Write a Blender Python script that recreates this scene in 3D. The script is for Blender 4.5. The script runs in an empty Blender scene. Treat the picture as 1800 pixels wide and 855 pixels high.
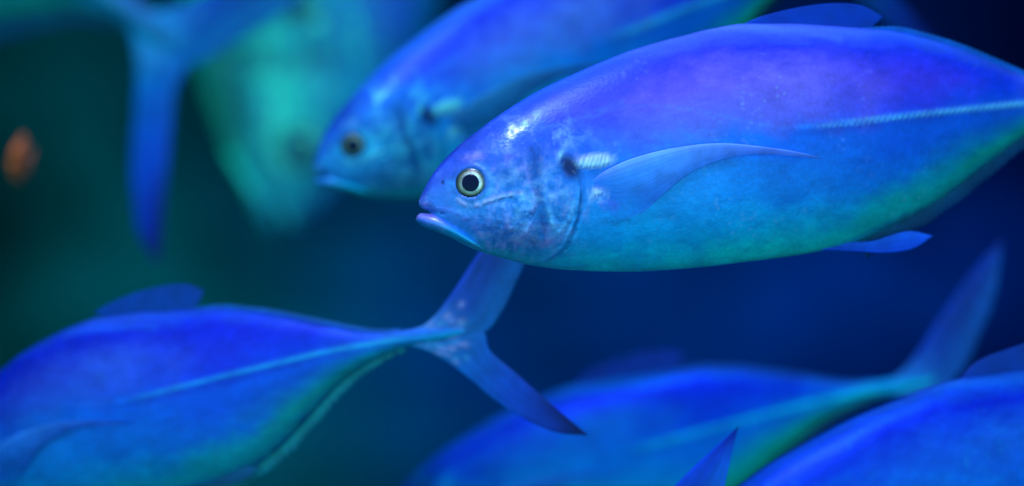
import bpy, math, random
import numpy as np
from mathutils import Vector, Matrix, noise as mnoise

random.seed(7); rng = np.random.default_rng(7)
sc = bpy.context.scene
COL = sc.collection

# ------------------------------------------------------------------ camera
LENS, FOCUS = 85.0, 1.79
cam_d = bpy.data.cameras.new('camera'); cam = bpy.data.objects.new('camera', cam_d); COL.objects.link(cam)
cam_d.lens = LENS; cam_d.sensor_width = 36.0
cam_d.clip_start = 0.05; cam_d.clip_end = 200
cam_d.dof.use_dof = True; cam_d.dof.focus_distance = FOCUS; cam_d.dof.aperture_fstop = 2.0
cam.rotation_euler = (math.radians(90), 0, 0)
sc.camera = cam
PXM = 36.0 / LENS / 1800.0            # metres per photo pixel at 1 m

def P3(px, py, d):                    # a photo pixel at depth d
    return Vector(((px - 900) * PXM * d, d, -(py - 427.5) * PXM * d))

# ------------------------------------------------------------------ world: light scattered in the water
w = bpy.data.worlds.new('World'); sc.world = w; w.use_nodes = True
nt = w.node_tree; N = nt.nodes; bgn = N['Background']
tc = N.new('ShaderNodeTexCoord'); sp = N.new('ShaderNodeSeparateXYZ'); rp = N.new('ShaderNodeValToRGB')
mp = N.new('ShaderNodeMapRange'); mp.inputs['From Min'].default_value = -1; mp.inputs['From Max'].default_value = 1
nt.links.new(tc.outputs['Generated'], sp.inputs[0]); nt.links.new(sp.outputs['Z'], mp.inputs['Value'])
nt.links.new(mp.outputs[0], rp.inputs[0]); nt.links.new(rp.outputs[0], bgn.inputs[0])
cr = rp.color_ramp
cr.elements[0].position = 0.15; cr.elements[0].color = (0.12, 2.2, 1.9, 1)
cr.elements[1].position = 0.95; cr.elements[1].color = (0.34, 0.75, 1.1, 1)
e = cr.elements.new(0.5); e.color = (0.34, 1.25, 1.4, 1)
bgn.inputs[1].default_value = 0.95

def sun(name, direction, col, energy, ang):
    l = bpy.data.lights.new(name, 'SUN'); l.color = col; l.energy = energy; l.angle = math.radians(ang)
    o = bpy.data.objects.new(name, l); COL.objects.link(o)
    o.rotation_euler = Vector(direction).to_track_quat('-Z', 'Y').to_euler(); return o
sun('overhead_tank_light', (0.15, 0.55, -1.0), (0.38, 0.72, 1.0), 1.2, 12)
def area(name, loc, aim, col, energy, size):
    l = bpy.data.lights.new(name, 'AREA'); l.color = col; l.energy = energy; l.size = size
    o = bpy.data.objects.new(name, l); COL.objects.link(o); o.location = loc
    o.rotation_euler = (Vector(aim) - Vector(loc)).to_track_quat('-Z', 'Y').to_euler(); return o
area('violet_tank_lamp', (-0.5, 0.7, 1.5), (0.1, 1.85, 0.0), (0.62, 0.50, 1.0), 14, 0.35)

sc.view_settings.view_transform = 'Standard'; sc.view_settings.look = 'None'
sc.view_settings.exposure = 0; sc.view_settings.gamma = 1; sc.view_settings.use_curve_mapping = False
sc.cycles.use_denoising = True
sc.cycles.max_bounces = 6

# ------------------------------------------------------------------ helpers
def tag(o, label=None, cat=None, group=None, kind=None):
    for k, v in (('label', label), ('category', cat), ('group', group), ('kind', kind)):
        if v: o[k] = v
    return o

def interp(pts):
    """smooth monotone-ish cubic through (x, y) points"""
    p = np.array(pts, float); X, Y = p[:, 0], p[:, 1]
    h = np.diff(X); s = np.diff(Y) / h
    m = np.zeros(len(X)); m[0] = s[0]; m[-1] = s[-1]
    for i in range(1, len(X) - 1):
        if s[i-1] * s[i] > 0:
            m[i] = 3*(h[i-1]+h[i]) / ((2*h[i]+h[i-1])/s[i-1] + (h[i]+2*h[i-1])/s[i])
    def f(x):
        x = np.clip(np.asarray(x, float), X[0], X[-1])
        i = np.clip(np.searchsorted(X, x) - 1, 0, len(h)-1)
        t = (x - X[i]) / h[i]
        return ((1+2*t)*(1-t)**2*Y[i] + t*(1-t)**2*h[i]*m[i] + t*t*(3-2*t)*Y[i+1] + t*t*(t-1)*h[i]*m[i+1])
    return f

def curve(pts, n):
    """n points along a smooth (Catmull-Rom) polyline, by arc length"""
    p = [np.array(q, float) for q in pts]
    p = [2*p[0]-p[1]] + p + [2*p[-1]-p[-2]]
    out = []
    for i in range(1, len(p)-2):
        for k in range(24):
            t = k/24
            out.append(.5*((2*p[i]) + (p[i+1]-p[i-1])*t + (2*p[i-1]-5*p[i]+4*p[i+1]-p[i+2])*t*t + (3*p[i]-p[i-1]-3*p[i+1]+p[i+2])*t**3))
    out.append(p[-2]); out = np.array(out)
    L = np.r_[0, np.cumsum(np.linalg.norm(np.diff(out, axis=0), axis=1))]
    q = np.linspace(0, L[-1], n)
    return np.c_[np.interp(q, L, out[:, 0]), np.interp(q, L, out[:, 1])]

def lin(c):
    c = np.asarray(c, float) / 255.0
    return np.where(c <= 0.04045, c/12.92, ((c+0.055)/1.055)**2.4)

def sstep(a, b, x):
    t = np.clip((x-a)/(b-a), 0, 1); return t*t*(3-2*t)

def make_mesh(name, V, F, mat, parent, colours=None):
    me = bpy.data.meshes.new(name); me.from_pydata([tuple(v) for v in V], [], F); me.update()
    if colours is not None:
        a = me.color_attributes.new('pigment_and_sheen', 'FLOAT_COLOR', 'POINT')
        c = np.ones((len(V), 4), np.float32); c[:, :colours.shape[1]] = colours
        a.data.foreach_set('color', c.ravel())
    me.shade_smooth(); me.materials.append(mat)
    o = bpy.data.objects.new(name, me); COL.objects.link(o)
    if parent: o.parent = parent
    return o

# ------------------------------------------------------------------ materials
def base_mat(name):
    m = bpy.data.materials.new(name); m.use_nodes = True
    return m, m.node_tree.nodes, m.node_tree.links, m.node_tree.nodes['Principled BSDF']

def skin_mat(name, gain=(1, 1, 1), metallic=0.25, rough=0.38, mottle=1.0, spec=.5):
    m, n, l, b = base_mat(name)
    at = n.new('ShaderNodeAttribute'); at.attribute_name = 'pigment_and_sheen'
    tcn = n.new('ShaderNodeTexCoord')
    # fine mottling, strongest where the alpha of the pigment says so
    mapn = n.new('ShaderNodeMapping'); mapn.inputs['Scale'].default_value = (1, 1, 1.3); l.new(tcn.outputs['Object'], mapn.inputs[0])
    n1 = n.new('ShaderNodeTexNoise'); n1.inputs['Scale'].default_value = 75; n1.inputs['Detail'].default_value = 5; n1.inputs['Roughness'].default_value = .65
    l.new(mapn.outputs[0], n1.inputs[0])
    n2 = n.new('ShaderNodeTexNoise'); n2.inputs['Scale'].default_value = 420; n2.inputs['Detail'].default_value = 2; l.new(mapn.outputs[0], n2.inputs[0])
    st = n.new('ShaderNodeMapping'); st.inputs['Scale'].default_value = (4, 60, 60); st.inputs['Rotation'].default_value = (0, math.radians(7), 0)
    l.new(tcn.outputs['Object'], st.inputs[0])
    n3 = n.new('ShaderNodeTexNoise'); n3.inputs['Scale'].default_value = 1.0; n3.inputs['Detail'].default_value = 4; l.new(st.outputs[0], n3.inputs[0])
    def rng_(src, a, c, lo=.3, hi=.7):
        r = n.new('ShaderNodeMapRange'); r.inputs['From Min'].default_value = lo; r.inputs['From Max'].default_value = hi
        r.inputs['To Min'].default_value = a; r.inputs['To Max'].default_value = c; l.new(src, r.inputs['Value']); return r.outputs[0]
    def mul(a, c):
        r = n.new('ShaderNodeMath'); r.operation = 'MULTIPLY'; l.new(a, r.inputs[0]); l.new(c, r.inputs[1]); return r.outputs[0]
    k = mul(mul(rng_(n1.outputs[0], 1-.07*mottle, 1+.07*mottle), rng_(n2.outputs[0], .97, 1.03)), rng_(n3.outputs[0], .86, 1.14))
    # speckles of pale silver on the nape, driven by alpha
    inv = n.new('ShaderNodeMath'); inv.operation = 'SUBTRACT'; inv.inputs[0].default_value = 1.0; l.new(at.outputs['Alpha'], inv.inputs[1])
    spk = mul(rng_(n1.outputs[0], 0, 1, .47, .68), inv.outputs[0])
    vs = n.new('ShaderNodeTexVoronoi'); vs.inputs['Scale'].default_value = 300; l.new(mapn.outputs[0], vs.inputs[0])
    k = mul(k, rng_(vs.outputs['Distance'], 1.06, .92, .1, .8))
    gl = n.new('ShaderNodeSeparateColor'); l.new(vs.outputs['Color'], gl.inputs[0]); n4 = n.new('ShaderNodeTexNoise'); n4.inputs['Scale'].default_value = 16; l.new(tcn.outputs['Object'], n4.inputs[0])
    glint = mul(rng_(gl.outputs[0], 0, 1, .88, 1.0), rng_(n4.outputs[0], 0, .2, .5, .7))  # sparkle painted into the base colour as pale scale-sized spots
    vm = n.new('ShaderNodeVectorMath'); vm.operation = 'SCALE'; l.new(at.outputs['Color'], vm.inputs[0]); l.new(k, vm.inputs['Scale'])
    mx = n.new('ShaderNodeMix'); mx.data_type = 'RGBA'; sg = n.new('ShaderNodeMath'); sg.operation = 'MAXIMUM'; l.new(spk, sg.inputs[0]); l.new(glint, sg.inputs[1]); l.new(sg.outputs[0], mx.inputs['Factor']); l.new(vm.outputs[0], mx.inputs['A']); mx.inputs['B'].default_value = (.42, .50, .9, 1)
    gm = n.new('ShaderNodeVectorMath'); gm.operation = 'MULTIPLY'; l.new(mx.outputs['Result'], gm.inputs[0]); gm.inputs[1].default_value = gain
    l.new(gm.outputs[0], b.inputs['Base Color'])
    vo = n.new('ShaderNodeTexVoronoi'); vo.inputs['Scale'].default_value = 330; l.new(mapn.outputs[0], vo.inputs[0])
    bp = n.new('ShaderNodeBump'); bp.inputs['Strength'].default_value = .12; bp.inputs['Distance'].default_value = .0006; l.new(vo.outputs[0], bp.inputs['Height'])
    b2 = n.new('ShaderNodeBump'); b2.inputs['Strength'].default_value = .14; b2.inputs['Distance'].default_value = .0016; l.new(n1.outputs[0], b2.inputs['Height'])
    l.new(bp.outputs[0], b2.inputs['Normal']); l.new(b2.outputs[0], b.inputs['Normal'])
    b.inputs['Specular IOR Level'].default_value = spec
    def sc_add(k1, k0):
        r = n.new('ShaderNodeMath'); r.operation = 'MULTIPLY_ADD'; l.new(inv.outputs[0], r.inputs[0]); r.inputs[1].default_value = k1; r.inputs[2].default_value = k0; return r.outputs[0]
    l.new(sc_add(.55, metallic), b.inputs['Metallic']); l.new(sc_add(-.20, rough), b.inputs['Roughness'])
    return m

def fin_mat(name, gain=(1, 1, 1), alpha=.85):
    m, n, l, b = base_mat(name)
    at = n.new('ShaderNodeAttribute'); at.attribute_name = 'pigment_and_sheen'
    tcn = n.new('ShaderNodeTexCoord'); n1 = n.new('ShaderNodeTexNoise'); n1.inputs['Scale'].default_value = 60; n1.inputs['Detail'].default_value = 4
    l.new(tcn.outputs['Object'], n1.inputs[0])
    r = n.new('ShaderNodeMapRange'); r.inputs['From Min'].default_value = .3; r.inputs['From Max'].default_value = .7; r.inputs['To Min'].default_value = .8; r.inputs['To Max'].default_value = 1.2
    l.new(n1.outputs[0], r.inputs['Value'])
    vm = n.new('ShaderNodeVectorMath'); vm.operation = 'SCALE'; l.new(at.outputs['Color'], vm.inputs[0]); l.new(r.outputs[0], vm.inputs['Scale'])
    gm = n.new('ShaderNodeVectorMath'); gm.operation = 'MULTIPLY'; l.new(vm.outputs[0], gm.inputs[0]); gm.inputs[1].default_value = gain
    l.new(gm.outputs[0], b.inputs['Base Color'])
    b.inputs['Roughness'].default_value = .45; b.inputs['Specular IOR Level'].default_value = .25
    al = n.new('ShaderNodeMath'); al.operation = 'MULTIPLY'; al.inputs[1].default_value = alpha; l.new(at.outputs['Alpha'], al.inputs[0])
    l.new(al.outputs[0], b.inputs['Alpha'])
    return m

def eye_mat(name, dark=False, gain=(1, 1, 1)):
    m, n, l, b = base_mat(name)
    at = n.new('ShaderNodeAttribute'); at.attribute_name = 'pigment_and_sheen'
    gm = n.new('ShaderNodeVectorMath'); gm.operation = 'MULTIPLY'; l.new(at.outputs['Color'], gm.inputs[0]); gm.inputs[1].default_value = [min(q, .75) if q < 1 else q for q in gain]
    if 1 < gain[1] < 1.5 and not dark: gm.inputs[1].default_value = (.25, .38, .35)
    if gain[1] > 1.5: gm.inputs[1].default_value = (.1, 1.0, .7) if not dark else (1, 70, 6)
    l.new(gm.outputs[0], b.inputs['Base Color'])
    b.inputs['Roughness'].default_value = .12 if dark else .3; b.inputs['Coat Weight'].default_value = 0 if dark else .25; b.inputs['Specular IOR Level'].default_value = .15 if dark else .5; b.inputs['Coat Roughness'].default_value = .06
    if not dark: b.inputs['Metallic'].default_value = .35
    return m

# ------------------------------------------------------------------ the fish, in the photo pixels of the nearest sharp one
K = PXM * 1.79
TOP = interp([(737,352),(741,342),(747,330),(765,300),(800,262),(850,222),(890,194),(950,158),(1000,134),(1050,112),(1100,92),(1150,76),(1200,63),(1250,51),
              (1310,42),(1380,42),(1460,46),(1560,54),(1640,72),(1700,92),(1750,113),(1800,134),(1850,154),(1890,162),(1920,163),(1960,165),(2020,172)])
BOT = interp([(737,362),(745,369),(755,374),(768,398),(785,412),(800,422),(850,445),(890,456),(940,468),(1000,475),(1100,478),(1200,473),(1300,462),(1400,449),
              (1500,428),(1560,402),(1640,358),(1700,316),(1750,277),(1800,240),(1850,216),(1890,204),(1920,200),(1960,198),(2020,190)])
WID = interp([(737,9),(741,14),(750,22),(765,31),(800,45),(850,59),(900,70),(1000,83),(1150,91),(1300,89),(1450,79),(1600,61),(1700,46),(1800,30),(1880,19),(1920,15),(1960,10),(2020,3)])
def depth_at(px):                      # the rear of the body curves gently away from the viewer
    t = np.clip((np.asarray(px, float) - 820) / 1100, -0.1, 1.4)
    return 1.79 + 0.20 * np.sign(t) * np.abs(t)**1.6
def loc3(px, py, off):                 # template pixel + sideways offset (px units, + = towards viewer) -> local metres
    px = np.asarray(px, float); py = np.asarray(py, float); d = depth_at(px)
    return np.stack([(px-900)*PXM*d - ORG[0], d - 1.79 - np.asarray(off)*K + 0*px, -(py-427.5)*PXM*d - ORG[2]], -1)
ORG = np.array([(1040-900)*PXM*float(depth_at(1040)), 0, -(285-427.5)*PXM*float(depth_at(1040))])

def rel(px, py):
    t, b_ = TOP(px), BOT(px); return (py - t) / np.maximum(b_ - t, 1)
def ysurf(px, py):
    zc = (TOP(px)+BOT(px))/2; h = (BOT(px)-TOP(px))/2
    s = np.clip((py-zc)/h, -1, 1); return WID(px) * np.sqrt(1-s*s)**0.95

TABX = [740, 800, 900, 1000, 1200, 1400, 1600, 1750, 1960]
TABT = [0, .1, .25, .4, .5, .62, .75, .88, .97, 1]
TAB = np.array([  # countershaded skin colours with the violet lamp's sheen painted in
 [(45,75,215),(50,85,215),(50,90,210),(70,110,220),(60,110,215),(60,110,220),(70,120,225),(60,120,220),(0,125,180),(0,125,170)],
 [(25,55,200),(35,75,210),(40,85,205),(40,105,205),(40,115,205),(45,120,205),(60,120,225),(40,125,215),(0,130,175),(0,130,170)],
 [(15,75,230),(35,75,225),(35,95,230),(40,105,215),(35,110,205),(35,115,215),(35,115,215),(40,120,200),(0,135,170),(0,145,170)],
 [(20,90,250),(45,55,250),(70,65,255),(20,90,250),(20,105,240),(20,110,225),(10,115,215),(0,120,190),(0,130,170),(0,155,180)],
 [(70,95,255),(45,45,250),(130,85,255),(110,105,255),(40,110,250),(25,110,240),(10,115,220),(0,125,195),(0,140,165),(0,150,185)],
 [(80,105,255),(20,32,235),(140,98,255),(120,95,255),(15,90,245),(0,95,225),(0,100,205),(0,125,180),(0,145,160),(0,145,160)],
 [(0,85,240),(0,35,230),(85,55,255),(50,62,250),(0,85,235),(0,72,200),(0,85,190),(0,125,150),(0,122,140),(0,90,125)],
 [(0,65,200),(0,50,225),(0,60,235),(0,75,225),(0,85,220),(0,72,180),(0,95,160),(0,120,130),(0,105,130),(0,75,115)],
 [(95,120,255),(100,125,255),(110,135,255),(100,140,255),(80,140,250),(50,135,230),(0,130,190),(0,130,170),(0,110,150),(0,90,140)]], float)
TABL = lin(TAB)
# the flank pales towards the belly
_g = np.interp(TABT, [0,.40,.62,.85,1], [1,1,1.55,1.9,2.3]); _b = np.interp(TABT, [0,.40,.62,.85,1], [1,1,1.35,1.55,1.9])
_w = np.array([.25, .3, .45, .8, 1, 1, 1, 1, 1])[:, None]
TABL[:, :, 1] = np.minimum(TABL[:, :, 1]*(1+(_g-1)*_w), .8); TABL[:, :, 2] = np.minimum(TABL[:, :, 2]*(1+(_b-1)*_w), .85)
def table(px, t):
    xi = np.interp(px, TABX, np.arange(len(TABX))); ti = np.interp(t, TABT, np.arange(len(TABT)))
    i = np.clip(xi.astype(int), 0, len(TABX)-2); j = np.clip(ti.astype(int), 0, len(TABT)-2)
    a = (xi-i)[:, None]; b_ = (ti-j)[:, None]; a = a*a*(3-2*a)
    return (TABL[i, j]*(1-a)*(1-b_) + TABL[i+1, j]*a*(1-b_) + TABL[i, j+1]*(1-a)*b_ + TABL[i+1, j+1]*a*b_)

def segdist(px, py, pts, n=60):
    """distance to a polyline and position (0..1) along it"""
    c = curve(pts, n); d = np.full(px.shape, 1e9); s = np.zeros(px.shape)
    for i in range(n-1):
        a, b_ = c[i], c[i+1]; ab = b_-a; L2 = ab@ab
        t = np.clip(((px-a[0])*ab[0] + (py-a[1])*ab[1]) / L2, 0, 1)
        dd = np.hypot(px-a[0]-t*ab[0], py-a[1]-t*ab[1]); k = dd < d
        d = np.where(k, dd, d); s = np.where(k, (i+t)/(n-1), s)
    return d, s
def blob0(px, py, cx, cy, rx, ry, ang=0):
    a = math.radians(ang); dx, dy = px-cx, py-cy
    u = dx*math.cos(a)+dy*math.sin(a); v = -dx*math.sin(a)+dy*math.cos(a)
    return np.exp(-(u/rx)**2-(v/ry)**2)
def mixc(c, col, a):
    return c*(1-a[:, None]) + lin(col)[None, :]*a[:, None]
LL = [(1015,222),(1080,196),(1160,192),(1240,204),(1310,220),(1370,228)]      # arched part of the lateral line
SC = [(1350,227),(1420,226),(1500,217),(1620,203),(1720,192),(1800,184),(1900,181),(1950,182)]
def ramp(d, wd): return np.exp(-(d/wd)**2)

def nfield(px, py, sc_, seed=0., depth=3):
    return np.array([mnoise.fractal(Vector((x/sc_, y/sc_, seed)), .8, 2.1, depth) for x, y in zip(px, py)])

def head_detail(px, py, c, al, dis):
    """pigment, speckle mask and relief of the head, shoulder and lateral line"""
    hd = px < 1130; nz = np.zeros(len(px)); nz[hd] = nfield(px[hd], py[hd], 17., 3.1, 4); nb = np.zeros(len(px)); nb[hd] = nfield(px[hd], py[hd], 6., 9.7, 2)
    brk = np.clip(.85+1.1*nz+.5*nb, .15, 1.35)                     # skin texture breaks every mark up
    g = lambda pts, wd: np.clip(ramp(segdist(px, py, pts)[0] + 2.2*nz, wd)*brk, 0, 1)
    blob = lambda *a: blob0(*a)*brk
    # silvery plates of cheek and gill cover, lilac glints painted in
    sil = np.clip(blob0(px,py,915,355,75,75)+blob0(px,py,880,420,60,20,15)+.6*blob0(px,py,985,350,30,70), 0, 1)
    c = mixc(c, (125,120,235), np.clip(sil*(.15+1.3*np.clip(nz, 0, 1)), 0, .8)); c = mixc(c, (15,75,165), np.clip(sil*(1.0*np.clip(-nz, 0, 1)+.5*np.clip(-nb, 0, 1)), 0, .42))
    dis += sil*(.9*nz+.5*nb); al -= .45*sil
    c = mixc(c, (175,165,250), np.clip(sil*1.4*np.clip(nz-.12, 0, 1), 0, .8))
    # mottled nape
    mot = np.clip(blob(px,py,935,232,55,26,-12) + .9*blob(px,py,990,240,50,18,8) + .4*blob(px,py,895,265,30,40), 0, 1)
    al -= .65*mot; c = mixc(c, (60,110,240), .35*mot)
    k = g([(879,203),(900,222),(930,232),(985,222),(1050,200),(1090,185)], 5); c = mixc(c, (90,120,255), .4*k)
    # cheek silver-violet mottling
    mo = np.clip(blob(px,py,905,420,34,13,6)+blob(px,py,970,425,25,12,-20)+blob(px,py,905,345,45,28), 0, 1); al -= .35*mo
    c = mixc(c, (190,160,250), .45*blob(px,py,900,421,30,8,10)); c = mixc(c, (200,160,250), .5*blob(px,py,968,425,22,8,-20)); c = mixc(c, (120,110,250), .4*blob(px,py,900,275,30,14,-20)); c = mixc(c, (110,120,240), .35*blob(px,py,880,380,45,22,0))
    # preopercle: dark band with a pale front edge
    k = g([(938,268),(943,300),(944,335),(953,372),(952,405),(938,425)], 12); c = mixc(c, (18,60,150), .75*k); dis -= 1.2*k
    k = g([(922,290),(931,330),(938,350),(934,385),(925,412)], 3.5); c = mixc(c, (150,140,245), .6*k); dis += 1.4*k
    # opercle
    k = g([(964,368),(970,395),(981,410),(1000,385),(1008,355)], 4); c = mixc(c, (140,190,255), .75*k); dis += 1.6*k
    k = g([(957,300),(958,340),(966,370),(985,410),(975,428)], 3.5); c = mixc(c, (120,150,245), .6*k)
    k = blob(px,py,975,292,14,22,15); c = mixc(c, (70,125,235), .55*k); dis += 2.2*k
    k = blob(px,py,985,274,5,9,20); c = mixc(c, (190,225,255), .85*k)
    k = blob(px,py,990,345,16,40); c = mixc(c, (35,90,190), .5*k)
    eg = [(1003,300),(1013,320),(1015,350),(1009,385),(998,415),(982,441),(955,458)]
    k = g(eg, 3.2); c = mixc(c, (60,150,235), .6*k); dis += 2.2*k
    k = g([(x+7,y+1) for x,y in eg], 4.0); c = mixc(c, (10,80,165), .5*k); dis -= 2.4*k
    # dark opercular spot
    k = np.clip(1.6*blob0(px,py,1000,296,11,17,-28), 0, 1); c = mixc(c, (0,10,110), .93*k); dis -= 1.5*k
    # silver shoulder patches with fine vertical ribs, their glint painted near white
    rib = np.clip(.5+.5*np.sin((px + .35*py + 3.5*nz)*2*np.pi/7.5) + .7*nb, 0, 1)
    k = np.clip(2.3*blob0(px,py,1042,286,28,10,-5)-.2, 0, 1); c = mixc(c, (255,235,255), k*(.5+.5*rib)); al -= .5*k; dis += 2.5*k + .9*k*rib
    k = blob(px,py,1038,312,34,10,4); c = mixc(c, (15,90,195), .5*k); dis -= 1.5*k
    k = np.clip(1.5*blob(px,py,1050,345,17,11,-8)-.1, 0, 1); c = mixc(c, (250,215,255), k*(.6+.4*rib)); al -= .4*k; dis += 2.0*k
    k = np.clip(1.7*blob0(px,py,1000,297,10,16,-28), 0, 1); c = mixc(c, (0,8,95), .9*k); al = np.maximum(al, k)
    k = blob(px,py,1067,360,16,9,18); c = mixc(c, (125,95,250), .8*k); dis += 1.2*k
    k = g([(1058,388),(1078,393),(1100,388)], 4); c = mixc(c, (10,90,150), .6*k)
    # face: orbit, under-eye ridge, snout, nostril; pinkish highlights painted into the colour
    r = np.hypot(px-828, py-323); k = ramp(r-30, 5.5); c = mixc(c, (30,85,185), .45*k); dis += 1.6*ramp(r-29, 5) - 3.2*(r < 25)
    k = ramp(r-36, 6)*sstep(-.2,.8,(px-828)/np.maximum(r,1)); c = mixc(c, (90,155,240), .6*k)
    k = blob(px,py,830,277,16,7,-10); c = mixc(c, (170,140,250), .6*k)
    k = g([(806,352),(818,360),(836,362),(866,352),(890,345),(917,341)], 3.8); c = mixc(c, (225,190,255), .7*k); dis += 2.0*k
    k = blob(px,py,794,326,10,9); c = mixc(c, (60,150,240), .7*k)
    k = blob(px,py,771,308,10,7,-50); c = mixc(c, (80,110,230), .6*k)
    k = blob(px,py,779,322,3,4); c = mixc(c, (5,40,120), .9*k); dis -= 1.2*k
    k = blob(px,py,748,356,11,8,30); c = mixc(c, (170,140,250), .8*k); dis += 1.5*k
    k = g([(742,368),(760,371),(780,377)], 3.6); c = mixc(c, (20,50,140), .6*k); dis -= 2*k
    k = g([(770,366),(800,374),(825,388),(838,404)], 4.5); c = mixc(c, (110,120,240), .5*k); dis += .6*k
    # lateral line and its scutes
    d, s = segdist(px, py, LL); k = ramp(d, 2.2)*(.25+.5*s); c = mixc(c, (80,130,255), .5*k)
    d, s = segdist(px, py, SC, 120); L = 605*s; sn = np.sin(s*91)*.5+np.sin(s*37+1)*.5
    tick = .5+.5*np.sin(L*2*np.pi/9.5 + (py)*.5)
    wd = 4.0+2.5*s; k = ramp(d+.8*sn, wd)*sstep(0,.30,s)*(.85+.25*sn)
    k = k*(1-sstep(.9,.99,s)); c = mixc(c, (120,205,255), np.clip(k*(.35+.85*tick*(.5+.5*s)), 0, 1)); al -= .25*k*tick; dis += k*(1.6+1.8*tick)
    k = ramp(segdist(px, py, [(x,y+10) for x,y in SC])[0], 6)*sstep(0,.12,s); c = mixc(c, (0,60,190), .4*k)
    # highlight painted along the raised ridge under the dorsal fin
    k = g([(1255,50),(1310,50),(1380,56),(1450,66),(1470,72)], 8); c = mixc(c, (85,115,255), .6*k); dis += 1.2*k
    k = g([(1100,118),(1200,88),(1330,78),(1450,82),(1560,85)], 6); c = mixc(c, (70,80,255), .25*k)
    return c, al, dis

def grid_faces(n, m, wrap, base=0):
    F = []
    for i in range(n-1):
        for j in range(m if wrap else m-1):
            a = base+i*m+j; b_ = base+i*m+(j+1) % m; F.append((a, b_, b_+m, a+m))
    return F

def body_mesh(nx, nt_, lip=(150,130,238)):
    u = np.linspace(0, 1, nx)
    xs = 737 + (2020-737)*(0.55*u + 0.45*u**2.2)
    th = np.linspace(0, 2*np.pi, nt_, endpoint=False)
    X, T = np.meshgrid(xs, th, indexing='ij'); X = X.ravel(); T = T.ravel()
    zc = (TOP(X)+BOT(X))/2; h = (BOT(X)-TOP(X))/2
    Y = zc - h*np.sin(T); off = WID(X)*np.sign(np.cos(T))*np.abs(np.cos(T))**.95
    nzl = nfield(X, Y, 70., 1.7, 4); nzs = nfield(X*.35, Y, 9., 5.5, 3)
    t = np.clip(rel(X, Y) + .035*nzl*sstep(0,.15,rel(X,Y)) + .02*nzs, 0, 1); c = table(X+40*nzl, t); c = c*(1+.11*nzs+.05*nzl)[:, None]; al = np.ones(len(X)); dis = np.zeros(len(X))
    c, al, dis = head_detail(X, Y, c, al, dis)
    off = off + np.cos(T)*dis*np.clip(WID(X)/45, .3, 1)
    V = loc3(X, Y, off)
    F = grid_faces(nx, nt_, True)
    F.append(tuple(range(nt_))); F.append(tuple(reversed(range((nx-1)*nt_, nx*nt_))))
    C = np.c_[c, np.clip(al, 0, 1)]
    # lower jaw, merged in the same body mesh
    JT = interp([(731,386),(734,379),(741,375),(763,376),(790,389),(820,409),(850,434)])
    JB = interp([(731,388),(736,393),(748,401),(768,408),(785,415),(800,421),(820,430),(850,441)])
    JW = interp([(731,5),(734,11),(741,17),(763,30),(800,38),(830,36),(850,22)])
    n2, m2 = 60, 48
    xs2 = 731 + 119*np.linspace(0, 1, n2)**1.4
    X2, T2 = np.meshgrid(xs2, np.linspace(0, 2*np.pi, m2, endpoint=False), indexing='ij'); X2 = X2.ravel(); T2 = T2.ravel()
    zc = (JT(X2)+JB(X2))/2; h = (JB(X2)-JT(X2))/2
    Y2 = zc-h*np.sin(T2); off2 = JW(X2)*np.sign(np.cos(T2))*np.abs(np.cos(T2))**.7
    tt = (Y2-JT(X2))/np.maximum(JB(X2)-JT(X2), 1)
    c2 = np.array([lin(lip)]*len(X2))
    c2 = mixc(c2, (70,115,225), sstep(.25,.6,tt)); c2 = mixc(c2, (0,128,170), sstep(.6,.95,tt))
    tb = table(X2, rel(X2, Y2)); q_ = sstep(758, 800, X2)[:, None]; c2 = c2*(1-q_)+tb*q_
    V2 = loc3(X2, Y2, off2); base = len(V)
    F += grid_faces(n2, m2, True, base); F.append(tuple(range(base, base+m2))); F.append(tuple(reversed(range(base+(n2-1)*m2, base+n2*m2))))
    return np.r_[V, V2], F, np.r_[C, np.c_[c2, np.full(len(c2), .8)]]

def strip_fin(A, B, n, m, thick, colf, offf, ray=.0, nrays=22, serr=None, ring=1.0):
    """closed fin between curve A (leading) and curve B (trailing); thickness in px, lens shaped"""
    a = curve(A, n); b_ = curve(B, n)
    if serr: 
        for i in range(n): b_[i] += serr(i/(n-1))
    V, C = [], []
    s = np.linspace(0, 1, n); v = np.linspace(0, 1, m)
    S, Vv = np.meshgrid(s, v, indexing='ij'); S = S.ravel(); Vv = Vv.ravel()
    X = (a[:, None, 0]*(1-v)[None] + b_[:, None, 0]*v[None]).ravel(); Y = (a[:, None, 1]*(1-v)[None] + b_[:, None, 1]*v[None]).ravel()
    tk = thick(S) * (np.sqrt(np.clip(4*Vv*(1-Vv), 0, 1))*.7*(1-.6*Vv)+.12)
    ph = Vv*nrays*2*np.pi + 1.3*np.sin(Vv*11+S*2) + .8*np.sin(Vv*29)
    r = ray*np.sin(ph)
    c = colf(S, Vv, X, Y); c[:, :3] *= (1+(.10+.04*np.sin(Vv*17))*np.sin(ph))[:, None] if ray else 1
    o = offf(S, Vv, X, Y)
    V = np.r_[loc3(X, Y, o+tk+r*.5), loc3(X, Y, o-tk-r*.5)]
    N_ = n*m; F = grid_faces(n, m, False); F += [tuple(reversed([q+N_ for q in f])) for f in grid_faces(n, m, False)]
    for i in range(n-1):
        F.append((i*m, (i+1)*m, (i+1)*m+N_, i*m+N_)); F.append(((i+1)*m-1, (i+1)*m-1+N_, (i+2)*m-1+N_, (i+2)*m-1))
    for j in range(m-1):
        F.append((j, j+N_, j+1+N_, j+1)); q = (n-1)*m+j; F.append((q, q+1, q+1+N_, q+N_))
    return V, F, np.r_[c, c]

def join(parts):
    V, F, C, b_ = [], [], [], 0
    for v, f, c in parts:
        V.append(v); C.append(c); F += [tuple(q+b_ for q in g) for g in f]; b_ += len(v)
    return np.concatenate(V), F, np.concatenate(C)

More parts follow.
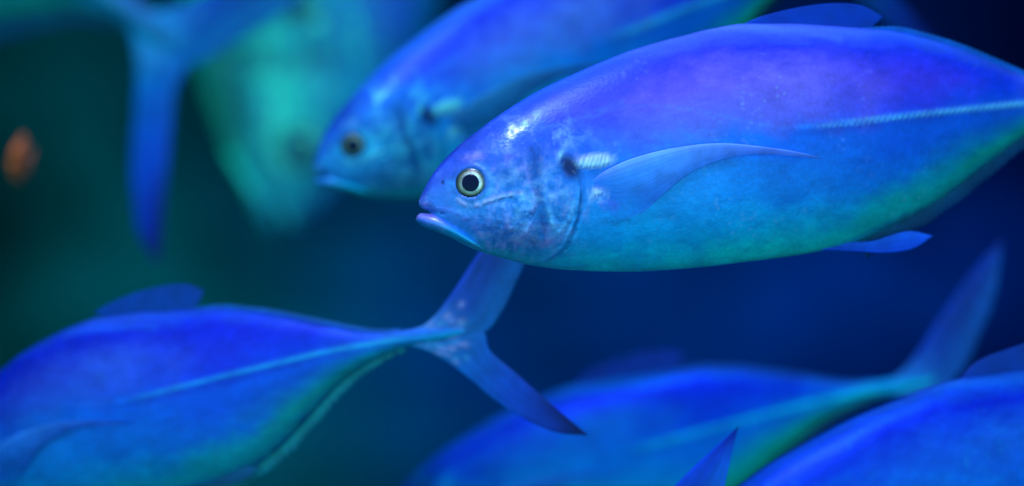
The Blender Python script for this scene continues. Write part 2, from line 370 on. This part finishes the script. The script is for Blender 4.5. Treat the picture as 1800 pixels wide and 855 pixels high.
# tail traced on the tailed fish of the lower left, carried back to the template's pixels
def from3(pts):
    a = math.radians(8.8); out = []
    for x, y in pts:
        dx, dy = (x-45)/.767, (y-782)/.767
        X, Y = 1040+dx*math.cos(a)-dy*math.sin(a), 285+dx*math.sin(a)+dy*math.cos(a)
        out.append((1900+(X-1900)*.66, 182+(Y-182)*(.95 if Y < 182 else .82)))
    return out
TU_L = from3([(700,586),(738,577),(768,553),(802,510),(850,455),(905,385),(957,322)])
TU_T = from3([(712,598),(790,603),(852,590),(862,560),(885,508),(920,425),(957,322)])
TL_L = from3([(700,611),(742,621),(785,642),(835,678),(885,713),(945,748),(1000,769),(1052,774)])
TL_T = from3([(712,598),(790,603),(852,588),(868,622),(918,664),(970,708),(1012,742),(1052,774)])
TU_T = [(x+(18 if 2 < i < 6 else 0), y+(6 if 3 < i < 6 else 0)) for i, (x, y) in enumerate(TU_T)]
TU_L = [(x-(9 if 3 < i < 6 else 0), y) for i, (x, y) in enumerate(TU_L)]
TL_L = [(x-(2 if 3 < i < 7 else 0), y+(2 if 3 < i < 7 else 0)) for i, (x, y) in enumerate(TL_L)]
def cc(stops, t):
    xs = [q[0] for q in stops]; cs = np.array([lin(q[1]) for q in stops]); al = [q[2] for q in stops]
    return np.stack([np.interp(t, xs, cs[:, k]) for k in range(3)] + [np.interp(t, xs, al)], -1)
def tail_parts(n, m):
    def cu(S, V, X, Y):
        c = cc([(0,(95,125,250),1),(.12,(95,140,245),1),(.3,(30,75,190),.95),(.6,(12,60,165),.85),(.88,(15,60,180),.85),(1,(5,20,120),.95)], S)
        e_ = sstep(.35,.8,V)*(1-sstep(.85,1,S)); c[:, :3] = c[:, :3]*(1-.8*e_[:, None]) + lin((0,100,190))[None]*.8*e_[:, None]
        k = ramp(V, .09)*sstep(.12,.3,S); c[:, :3] = c[:, :3]*(1-.6*k[:, None])+lin((60,80,250))[None]*.6*k[:, None]
        return c
    def cl(S, V, X, Y):
        c = cc([(0,(40,130,210),1),(.15,(30,120,210),1),(.35,(0,95,205),.95),(.6,(0,70,210),.95),(.82,(10,50,190),.97),(.93,(5,15,130),1),(1,(0,5,100),1)], S)
        k = sstep(.3,1,V)*sstep(.6,.85,S); c[:, :3] = c[:, :3]*(1-.8*k[:, None])+lin((5,5,110))[None]*.8*k[:, None]
        k = ramp(V, .09)*sstep(.12,.3,S)*(1-sstep(.5,.8,S)); c[:, :3] = c[:, :3]*(1-.5*k[:, None])+lin((0,110,230))[None]*.5*k[:, None]
        return c
    def rays(S, V, c, seed):
        p = V*(14+10*S); q = np.sin(p*2*np.pi+seed)+.6*np.sin(p*4.7*np.pi+2*seed)*S+.5*np.sin(V*23+S*9+seed)
        c[:, :3] *= (1+.13*q*sstep(.08,.25,S))[:, None]
        r_ = np.random.default_rng(seed)
        for _ in range(26):
            s0, v0 = abs(r_.normal(.17,.06)), r_.uniform(.1,.95); k = np.exp(-((S-s0)/.016)**2-((V-v0)/.06)**2)*r_.uniform(.3,.9)
            c[:, :3] = c[:, :3]*(1-k[:, None])+lin((205,150,235) if r_.random() < .6 else (110,170,250))[None]*k[:, None]
        return c
    cu0, cl0 = cu, cl
    cu = lambda S, V, X, Y: rays(S, V, cu0(S, V, X, Y), 3); cl = lambda S, V, X, Y: rays(S, V, cl0(S, V, X, Y), 8)
    th = lambda S: 10*(1-S)**1.3+1.6
    return [strip_fin(TU_L, TU_T, n, m, th, cu, lambda S,V,X,Y: 0*S-14*S*S, ray=.5, nrays=14),
            strip_fin(TL_L, TL_T, n, m, th, cl, lambda S,V,X,Y: 0*S+10*S*S, ray=.5, nrays=14)]

def flatcol(col, a=1.0, col2=None):
    def f(S, V, X, Y):
        c = np.zeros((len(S), 4)); c[:, :3] = lin(col); c[:, 3] = a
        if col2: c[:, :3] = c[:, :3]*(1-V)[:, None] + lin(col2)[None]*V[:, None]
        return c
    return f

class Kit: pass
def build_kit(hi, lobe=0, analc=((15,95,235), (10,70,215))):
    k = Kit(); n = (560, 200) if hi else (300, 110)
    k.body = body_mesh(*n) if hi else body_mesh(*n, lip=(50,95,205))
    f = 90 if hi else 60
    k.tail = join(tail_parts(f, 40))
    # first and second dorsal
    back = lambda x: float(TOP(x))
    A = [(1290,back(1290)+8),(1330,32),(1390,16),(1450,7),(1510,9),(1552,30)]
    B = [(1300,back(1300)+10),(1350,50),(1400,52),(1450,54),(1520,53),(1552,30)]
    dy = lambda x: back(x)-float(TOP0(x))
    A = [(x, y+dy(x)-lobe*(1 if i > 0 else 0)) for i, (x, y) in enumerate(A)]; B = [(x, y+dy(x)-(lobe if i == 5 else 0)) for i, (x, y) in enumerate(B)]
    d1 = strip_fin(A, B, 50, 18, lambda S: 3.0*(1-S)+.8, flatcol((5,65,200), .65, (0,60,180)), lambda S,V,X,Y: 0*S, ray=.25, nrays=6)
    xs = np.linspace(1480, 1905, 22)
    A = [(x, back(x)+6) for x in xs]; B = [(x+8, back(x)+3-(14-5*(x-1480)/425)*min(1, (x-1480)/90)) for x in xs]
    ser = lambda s: np.array([0, 2.2*((s*44) % 1)])
    d2 = strip_fin(A, B, 260 if hi else 130, 8, lambda S: 0*S+2.6, flatcol((20,90,225), .95, (0,90,180)), lambda S,V,X,Y: 0*S, serr=ser)
    k.dors = join([d1, d2])
    # anal fin: front lobe and serrated fringe
    bel = lambda x: float(BOT(x))
    A = [(1480,bel(1480)-8),(1530,424),(1570,412),(1600,407),(1637,415)]
    B = [(1440,bel(1440)-2),(1500,442),(1550,445),(1600,438),(1637,415)]
    a1 = strip_fin(A, B, 40, 18, lambda S: 3.2*(1-S)+.8, flatcol(analc[0], 1, analc[1]), lambda S,V,X,Y: 14+6*S, ray=.25, nrays=5)
    xs = np.linspace(1510, 1905, 22)
    A = [(x, bel(x)-6) for x in xs]; B = [(x+12, bel(x)+30-22*((x-1510)/395)) for x in xs]
    ser2 = lambda s: np.array([1.5, -(17.0 if lobe == 18 else 8.0)*(1-.5*s)*(.65+.35*math.sin(s*41))*((s*30+.35*math.sin(s*23)) % 1)])
    a2 = strip_fin(A, B, 300 if hi else 180, 10, lambda S: 0*S+2.6, flatcol(*(((0,145,160), .95, (0,105,140)) if lobe == 18 else ((0,85,130), .85, (0,50,110)))), lambda S,V,X,Y: 0*S, serr=ser2)
    k.anal = join([a1, a2])
    # sickle pectoral fin
    A = [(1040,318),(1062,302),(1110,281),(1180,264),(1260,256),(1345,264),(1400,273),(1437,283)]
    B = [(1044,350),(1082,386),(1126,374),(1165,340),(1210,305),(1275,281),(1350,276),(1437,283)]
    def pc(S, V, X, Y):
        c = cc([(0,(40,120,230),1),(.15,(65,145,250),1),(.4,(95,150,255),1),(.75,(115,130,255),1),(1,(120,135,255),1)], S)
        q = ramp(V, .16); c[:, :3] = c[:, :3]*(1-.5*q[:, None])+lin((150,165,255))[None]*.7*q[:, None]
        q = sstep(.35,.95,V)*sstep(.1,.3,S)*(1-sstep(.7,.9,S)); c[:, :3] = c[:, :3]*(1-.55*q[:, None])+lin((20,110,225))[None]*.55*q[:, None]
        c[:, 3] = 1-.9*sstep(.2,.85,V)*(1-sstep(.14,.40,S))
        c[:, 3] *= .35+.65*sstep(0,.08,S)
        return c
    def po(S, V, X, Y): return ysurf(X, Y) - 5.0*(1-sstep(0,.12,S)) + 3 + 9*S + 4*S*(1-V)
    k.pec = strip_fin(A, B, 110, 40, lambda S: 4.0*(1-S)+.7, pc, po, ray=.2, nrays=13)
    k.pec_far = k.pec[0].copy(); 
    # mirror the offset for the far side
    dd = lambda v: v
    X = None
    k.pec2 = strip_fin(A, B, 60, 16, lambda S: 4.0*(1-S)+.7, pc, lambda S,V,X,Y: -po(S,V,X,Y), ray=.45, nrays=13)
    # pelvic fins, folded flat under the chest
    # eyes: domes
    def dome(r, bulge, sgn, colf, push):
        n_, m_ = 26, 48; V, C = [], []
        base = float(ysurf(828,323)) + push
        rr = np.linspace(0, 1, n_); tt = np.linspace(0, 2*np.pi, m_, endpoint=False)
        R, T = np.meshgrid(rr, tt, indexing='ij'); R = R.ravel(); T = T.ravel()
        X = 828+r*R*np.cos(T); Y = 323+r*R*np.sin(T)
        slope = (ysurf(X, Y)-float(ysurf(828,323)))
        o = base + .75*slope + bulge*np.sqrt(np.clip(1-R**2*.98, 0, 1))
        V = loc3(X, Y, sgn*o); c = colf(R, T)
        V = np.r_[V, loc3(X[-m_:], Y[-m_:], sgn*(base-6+.75*slope[-m_:]))]; c = np.r_[c, c[-m_:]]
        F = grid_faces(n_+1, m_, True)
        return V, F, c
    def iris(R, T):
        c = cc([(0,(200,200,220),1),(.54,(200,195,225),1),(.62,(255,245,250),1),(.74,(235,205,190),1),(.82,(150,130,110),1),(.88,(30,50,90),1),(.93,(110,120,120),1),(1,(30,70,130),1)], R)
        q = (.1+.9*sstep(-.3,.9,np.cos(T+.6)))[:, None]; c[:, :3] = c[:, :3]*(.22+.78*q)*(1+.22*np.sin(T*5+R*9)+.12*np.sin(T*17))[:, None].clip(.5, 1.15); return c  # white glint painted on the iris, brightest at upper right
    def pup(R, T):
        c = np.zeros((len(R), 4)); c[:, :3] = lin((2,4,50)); c[:, 3] = 1; return c
    k.eye = [dome(26, 4, s, iris, -1) for s in (1, -1)]
    k.pupil = [dome(15, 2.2, s, pup, 2.6) for s in (1, -1)]
    return k

TOP0 = TOP
KH, KL = build_kit(True), build_kit(False, 16)
_B = BOT; _T = TOP
TOP = lambda x: _T(x) - 20*np.exp(-((np.asarray(x, float)-1230)/300)**2)
BOT = lambda x: _B(x) + 40*np.exp(-((np.asarray(x, float)-1640)/150)**2)*(np.asarray(x, float) < 1900)   # a deeper-bellied individual
KM = build_kit(True, 18, ((0,90,150), (0,70,130)))
BOT = _B; TOP = _T
LM = {'spot': loc3(1040, 285, 0), 'ped': loc3(1920, 180, 0), 'snout': loc3(737, 366, 0), 'spots': loc3(1040, 285, 80), 'tiptop': loc3(*TU_L[-1], -14), 'tipbot': loc3(*TL_L[-1], 10)}
LM = {k_: Vector([float(q) for q in v]) for k_, v in LM.items()}
GRP = 'trevallies swimming in the tank'

def trevally(label, kit, lmA, A, lmB, B, up=(0, 0, 1), roll=0, lup=(0,0,1), gain=(1, 1, 1), fgain=None, rough=.38, metallic=.25, spec=.5, pgain=None, alpha=.85, matname='trevally_skin'):
    root = bpy.data.objects.new('trevally', None); root.empty_display_size = .05; COL.objects.link(root)
    tag(root, label, 'fish', GRP)
    pcm = fin_mat('trevally_fin', pgain or fgain or gain, alpha); sk = skin_mat(matname, gain, metallic, rough, spec=spec); fm = fin_mat('trevally_fin', fgain or gain, alpha); em = eye_mat('trevally_iris', gain=gain); pm = eye_mat('trevally_pupil', True, (1, 1, 1) if gain[1] < 1.5 else (1, 1.6, 1))
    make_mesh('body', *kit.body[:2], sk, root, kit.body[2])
    make_mesh('tail_fin', *kit.tail[:2], fm, root, kit.tail[2])
    make_mesh('dorsal_fin', *kit.dors[:2], fm, root, kit.dors[2])
    make_mesh('anal_fin', *kit.anal[:2], fm, root, kit.anal[2])
    for q in (kit.pec, kit.pec2): make_mesh('pectoral_fin', *q[:2], pcm, root, q[2])
    for i in (0, 1):
        e_ = make_mesh('eye', *kit.eye[i][:2], em, root, kit.eye[i][2]); make_mesh('pupil', *kit.pupil[i][:2], pm, e_, kit.pupil[i][2])
    a, b_ = LM[lmA], LM[lmB]; ta, tb = P3(*A), P3(*B)
    def frame(ax, upv, r=0):
        x = ax.normalized(); z = (upv - x*upv.dot(x)).normalized(); y = z.cross(x)
        m = Matrix((x, y, z)).transposed()
        return m @ Matrix.Rotation(math.radians(r), 3, 'X')
    R = frame(tb-ta, Vector(up), roll) @ frame(b_-a, Vector(lup)).transposed()
    s = (tb-ta).length/(b_-a).length
    M4 = Matrix.Translation(ta) @ R.to_4x4() @ Matrix.Scale(s, 4) @ Matrix.Translation(-a)
    root.matrix_world = M4
    print('FISH', label[:40], 'scale', round(s, 3))
    return root

# ------------------------------------------------------------------ setting
def tank_wall():
    n, m, V, C = 220, 90, [], []
    for i in range(n):
        a = math.radians(-100 + 200*i/(n-1))
        for j in range(m):
            z = -4.2 + 9.2*j/(m-1)
            r = 8.0 + .35*mnoise.fractal(Vector((a*3, z*.8, 1.3)), 1, 2, 4)
            V.append((r*math.sin(a), r*math.cos(a)-.5, z))
    return make_mesh('tank_wall', V, grid_faces(n, m, False), wall_mat(), None)
def wall_mat():
    m, n, l, b = base_mat('rockwork_water_light')  # green, blue and near-black light gradient of the water painted into the wall
    tcn = n.new('ShaderNodeTexCoord'); s = n.new('ShaderNodeSeparateXYZ'); l.new(tcn.outputs['Object'], s.inputs[0])
    nz = n.new('ShaderNodeTexNoise'); nz.inputs['Scale'].default_value = .9; nz.inputs['Detail'].default_value = 5; l.new(tcn.outputs['Object'], nz.inputs[0])
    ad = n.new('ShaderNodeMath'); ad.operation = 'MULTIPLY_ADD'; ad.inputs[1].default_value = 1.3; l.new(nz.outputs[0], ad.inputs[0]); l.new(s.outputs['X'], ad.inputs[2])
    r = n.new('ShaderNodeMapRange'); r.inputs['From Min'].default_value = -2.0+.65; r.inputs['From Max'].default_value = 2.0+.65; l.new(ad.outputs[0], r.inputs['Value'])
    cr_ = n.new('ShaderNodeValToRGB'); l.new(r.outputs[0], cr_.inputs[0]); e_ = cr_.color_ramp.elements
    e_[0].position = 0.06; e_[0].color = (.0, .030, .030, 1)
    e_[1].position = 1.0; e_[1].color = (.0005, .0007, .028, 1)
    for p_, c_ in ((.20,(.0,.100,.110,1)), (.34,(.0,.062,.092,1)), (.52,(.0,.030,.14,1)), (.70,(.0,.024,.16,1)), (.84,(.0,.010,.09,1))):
        q = e_.new(p_); q.color = c_
    n2 = n.new('ShaderNodeTexNoise'); n2.inputs['Scale'].default_value = 2.2; n2.inputs['Detail'].default_value = 6; l.new(tcn.outputs['Object'], n2.inputs[0])
    r2 = n.new('ShaderNodeMapRange'); r2.inputs['From Min'].default_value = .3; r2.inputs['From Max'].default_value = .7; r2.inputs['To Min'].default_value = .7; r2.inputs['To Max'].default_value = 1.3
    l.new(n2.outputs[0], r2.inputs['Value'])
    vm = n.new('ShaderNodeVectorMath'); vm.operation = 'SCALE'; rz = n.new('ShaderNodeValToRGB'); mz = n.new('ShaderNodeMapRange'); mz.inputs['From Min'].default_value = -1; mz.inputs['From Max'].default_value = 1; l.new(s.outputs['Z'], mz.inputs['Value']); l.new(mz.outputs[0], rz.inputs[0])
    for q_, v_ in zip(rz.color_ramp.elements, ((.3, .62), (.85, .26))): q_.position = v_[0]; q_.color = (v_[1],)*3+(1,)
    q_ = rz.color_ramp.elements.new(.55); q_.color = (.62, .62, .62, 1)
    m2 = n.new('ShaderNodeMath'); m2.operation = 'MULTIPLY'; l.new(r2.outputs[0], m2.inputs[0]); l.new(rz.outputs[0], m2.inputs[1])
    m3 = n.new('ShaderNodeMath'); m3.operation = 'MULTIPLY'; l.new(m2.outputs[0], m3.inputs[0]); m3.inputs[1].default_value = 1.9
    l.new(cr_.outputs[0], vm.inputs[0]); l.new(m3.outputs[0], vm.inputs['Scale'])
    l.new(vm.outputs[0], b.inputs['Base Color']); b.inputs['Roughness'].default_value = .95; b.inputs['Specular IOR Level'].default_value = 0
    return m
tag(tank_wall(), 'rock wall at the back of the tank, painted dark blue and green like lit water', kind='structure')
def tank_floor():
    n = 60; V = []
    for i in range(n):
        for j in range(n):
            x, y = -11+22*i/(n-1), -6+16*j/(n-1); V.append((x, y, -4+.12*mnoise.fractal(Vector((x, y, 0)), 1, 2, 3)))
    m, nn, l, b = base_mat('dark_sand'); nz = nn.new('ShaderNodeTexNoise'); nz.inputs['Scale'].default_value = 30
    cr_ = nn.new('ShaderNodeValToRGB'); l.new(nz.outputs[0], cr_.inputs[0]); cr_.color_ramp.elements[0].color = (.01, .05, .08, 1); cr_.color_ramp.elements[1].color = (.03, .12, .16, 1)
    l.new(cr_.outputs[0], b.inputs['Base Color']); b.inputs['Roughness'].default_value = .9
    return make_mesh('tank_floor', V, [tuple(reversed(f)) for f in grid_faces(n, n, False)], m, None)
tag(tank_floor(), kind='structure')

# ------------------------------------------------------------------ the school
trevally('sharply seen blue trevally in the centre with a yellow ringed eye and closed mouth', KH,
         'spot', (1040,285,float(depth_at(1040))), 'ped', (1920,180,float(depth_at(1920))))
trevally('slightly blurred trevally just behind the sharp central one, its eye dim and greenish', KL,
         'snout', (553,304,2.24), 'ped', (1425,-62,2.50), gain=(.3,1.3,.85), fgain=(.1,.5,.4), spec=.25, matname='trevally_skin')
trevally('trevally whose body fills the lower left, its forked dark-tipped tail fully spread', KM,
         'spot', (30,774,2.13), 'ped', (715,594,1.99), gain=(.12,.62,.72), fgain=(.45,.85,.72), pgain=(.12,.42,.55), metallic=.4, spec=.3)
trevally('blurred trevally low in the middle, behind the dark tail tip of its left neighbour', KL,
         'spot', (848,868,2.52), 'ped', (1548,682,2.50), gain=(.02,1.05,.72), fgain=(.05,.6,.72), metallic=.5, spec=.1)
trevally('bright blue trevally rising at the bottom right corner with its dorsal fin raised', KL,
         'spot', (1452,924,1.62), 'ped', (2330,705,1.72), gain=(.03,.72,.66), metallic=.55, spec=.15)
trevally('trevally below the frame showing only one pointed dark-tipped tail lobe at the bottom', KL,
         'ped', (905,1145,1.95), 'tiptop', (1298,750,1.9), gain=(.3,.7,.8), fgain=(.1,1.0,1.5))
trevally('very blurred trevally at the upper left, only its long hanging tail visible', KL,
         'tiptop', (690,-150,3.0), 'tipbot', (278,468,3.0), lup=(1,0,0), up=(.26,-.95,-.12), gain=(.1,.6,.5), fgain=(.1,1.1,.8))
trevally('large very blurred green-bellied trevally diving head down behind the others', KL,
         'snout', (503,400,4.2), 'spot', (570,-10,4.2), up=(1,-.2,.3), gain=(.3,2.2,.68))

def orange_fish():
    root = bpy.data.objects.new('orange_fish', None); COL.objects.link(root)
    tag(root, 'tiny blurred orange fish seen nearly head-on at the far left', 'fish')
    m, n, l, b = base_mat('orange_scales'); b.inputs['Roughness'].default_value = .5
    nz = n.new('ShaderNodeTexNoise'); nz.inputs['Scale'].default_value = 150; cr_ = n.new('ShaderNodeValToRGB'); l.new(nz.outputs[0], cr_.inputs[0])
    cr_.color_ramp.elements[0].color = (1, .09, .02, 1); cr_.color_ramp.elements[1].color = (1, .2, .04, 1); l.new(cr_.outputs[0], b.inputs['Base Color'])
    V = []; n_, m_ = 30, 24
    for i in range(n_):
        t = i/(n_-1); x = -.045+.09*t; h = .026*math.sin(math.pi*min(.97, .04+t))**.6*(1-.55*t); wd = .38*h
        for j in range(m_):
            a = 2*math.pi*j/m_; V.append((x, wd*math.cos(a), h*math.sin(a)))
    F = grid_faces(n_, m_, True)+[tuple(range(m_)), tuple(reversed(range((n_-1)*m_, n_*m_)))]
    make_mesh('body', V, F, m, root)
    def fin(name, pts):
        k_ = len(pts); V = [(x, .0008, z) for x, z in pts]+[(x, -.0008, z) for x, z in pts]
        F = [tuple(range(k_)), tuple(reversed(range(k_, 2*k_)))]+[(i, i+k_, (i+1) % k_+k_, (i+1) % k_) for i in range(k_)]
        make_mesh(name, V, F, m, root)
    fin('tail_fin', [(.04,.003),(.066,.017),(.058,0),(.066,-.017),(.04,-.003)])
    fin('dorsal_fin', [(-.02,.018),(-.008,.028),(.018,.022),(.03,.010)])
    fin('anal_fin', [(.0,-.014),(.012,-.024),(.022,-.018),(.026,-.009)])
    pm = eye_mat('orange_fish_pupil', True)
    for s in (1, -1):
        V = []; F = []
        for i in range(9):
            for j in range(12):
                p_, q = math.pi*i/8, 2*math.pi*j/12; V.append((-.034+.003*math.sin(p_)*math.cos(q), s*.0078+.0018*math.cos(p_), .004+.003*math.sin(p_)*math.sin(q)))
        make_mesh('eye', V, grid_faces(9, 12, True), pm, root, np.tile(lin((5,10,40)), (len(V), 1)))
    root.location = P3(36, 284, 2.75); root.rotation_euler = (math.radians(8), 0, math.radians(90)); root.scale = (1, 1, 1.15); return root
orange_fish()
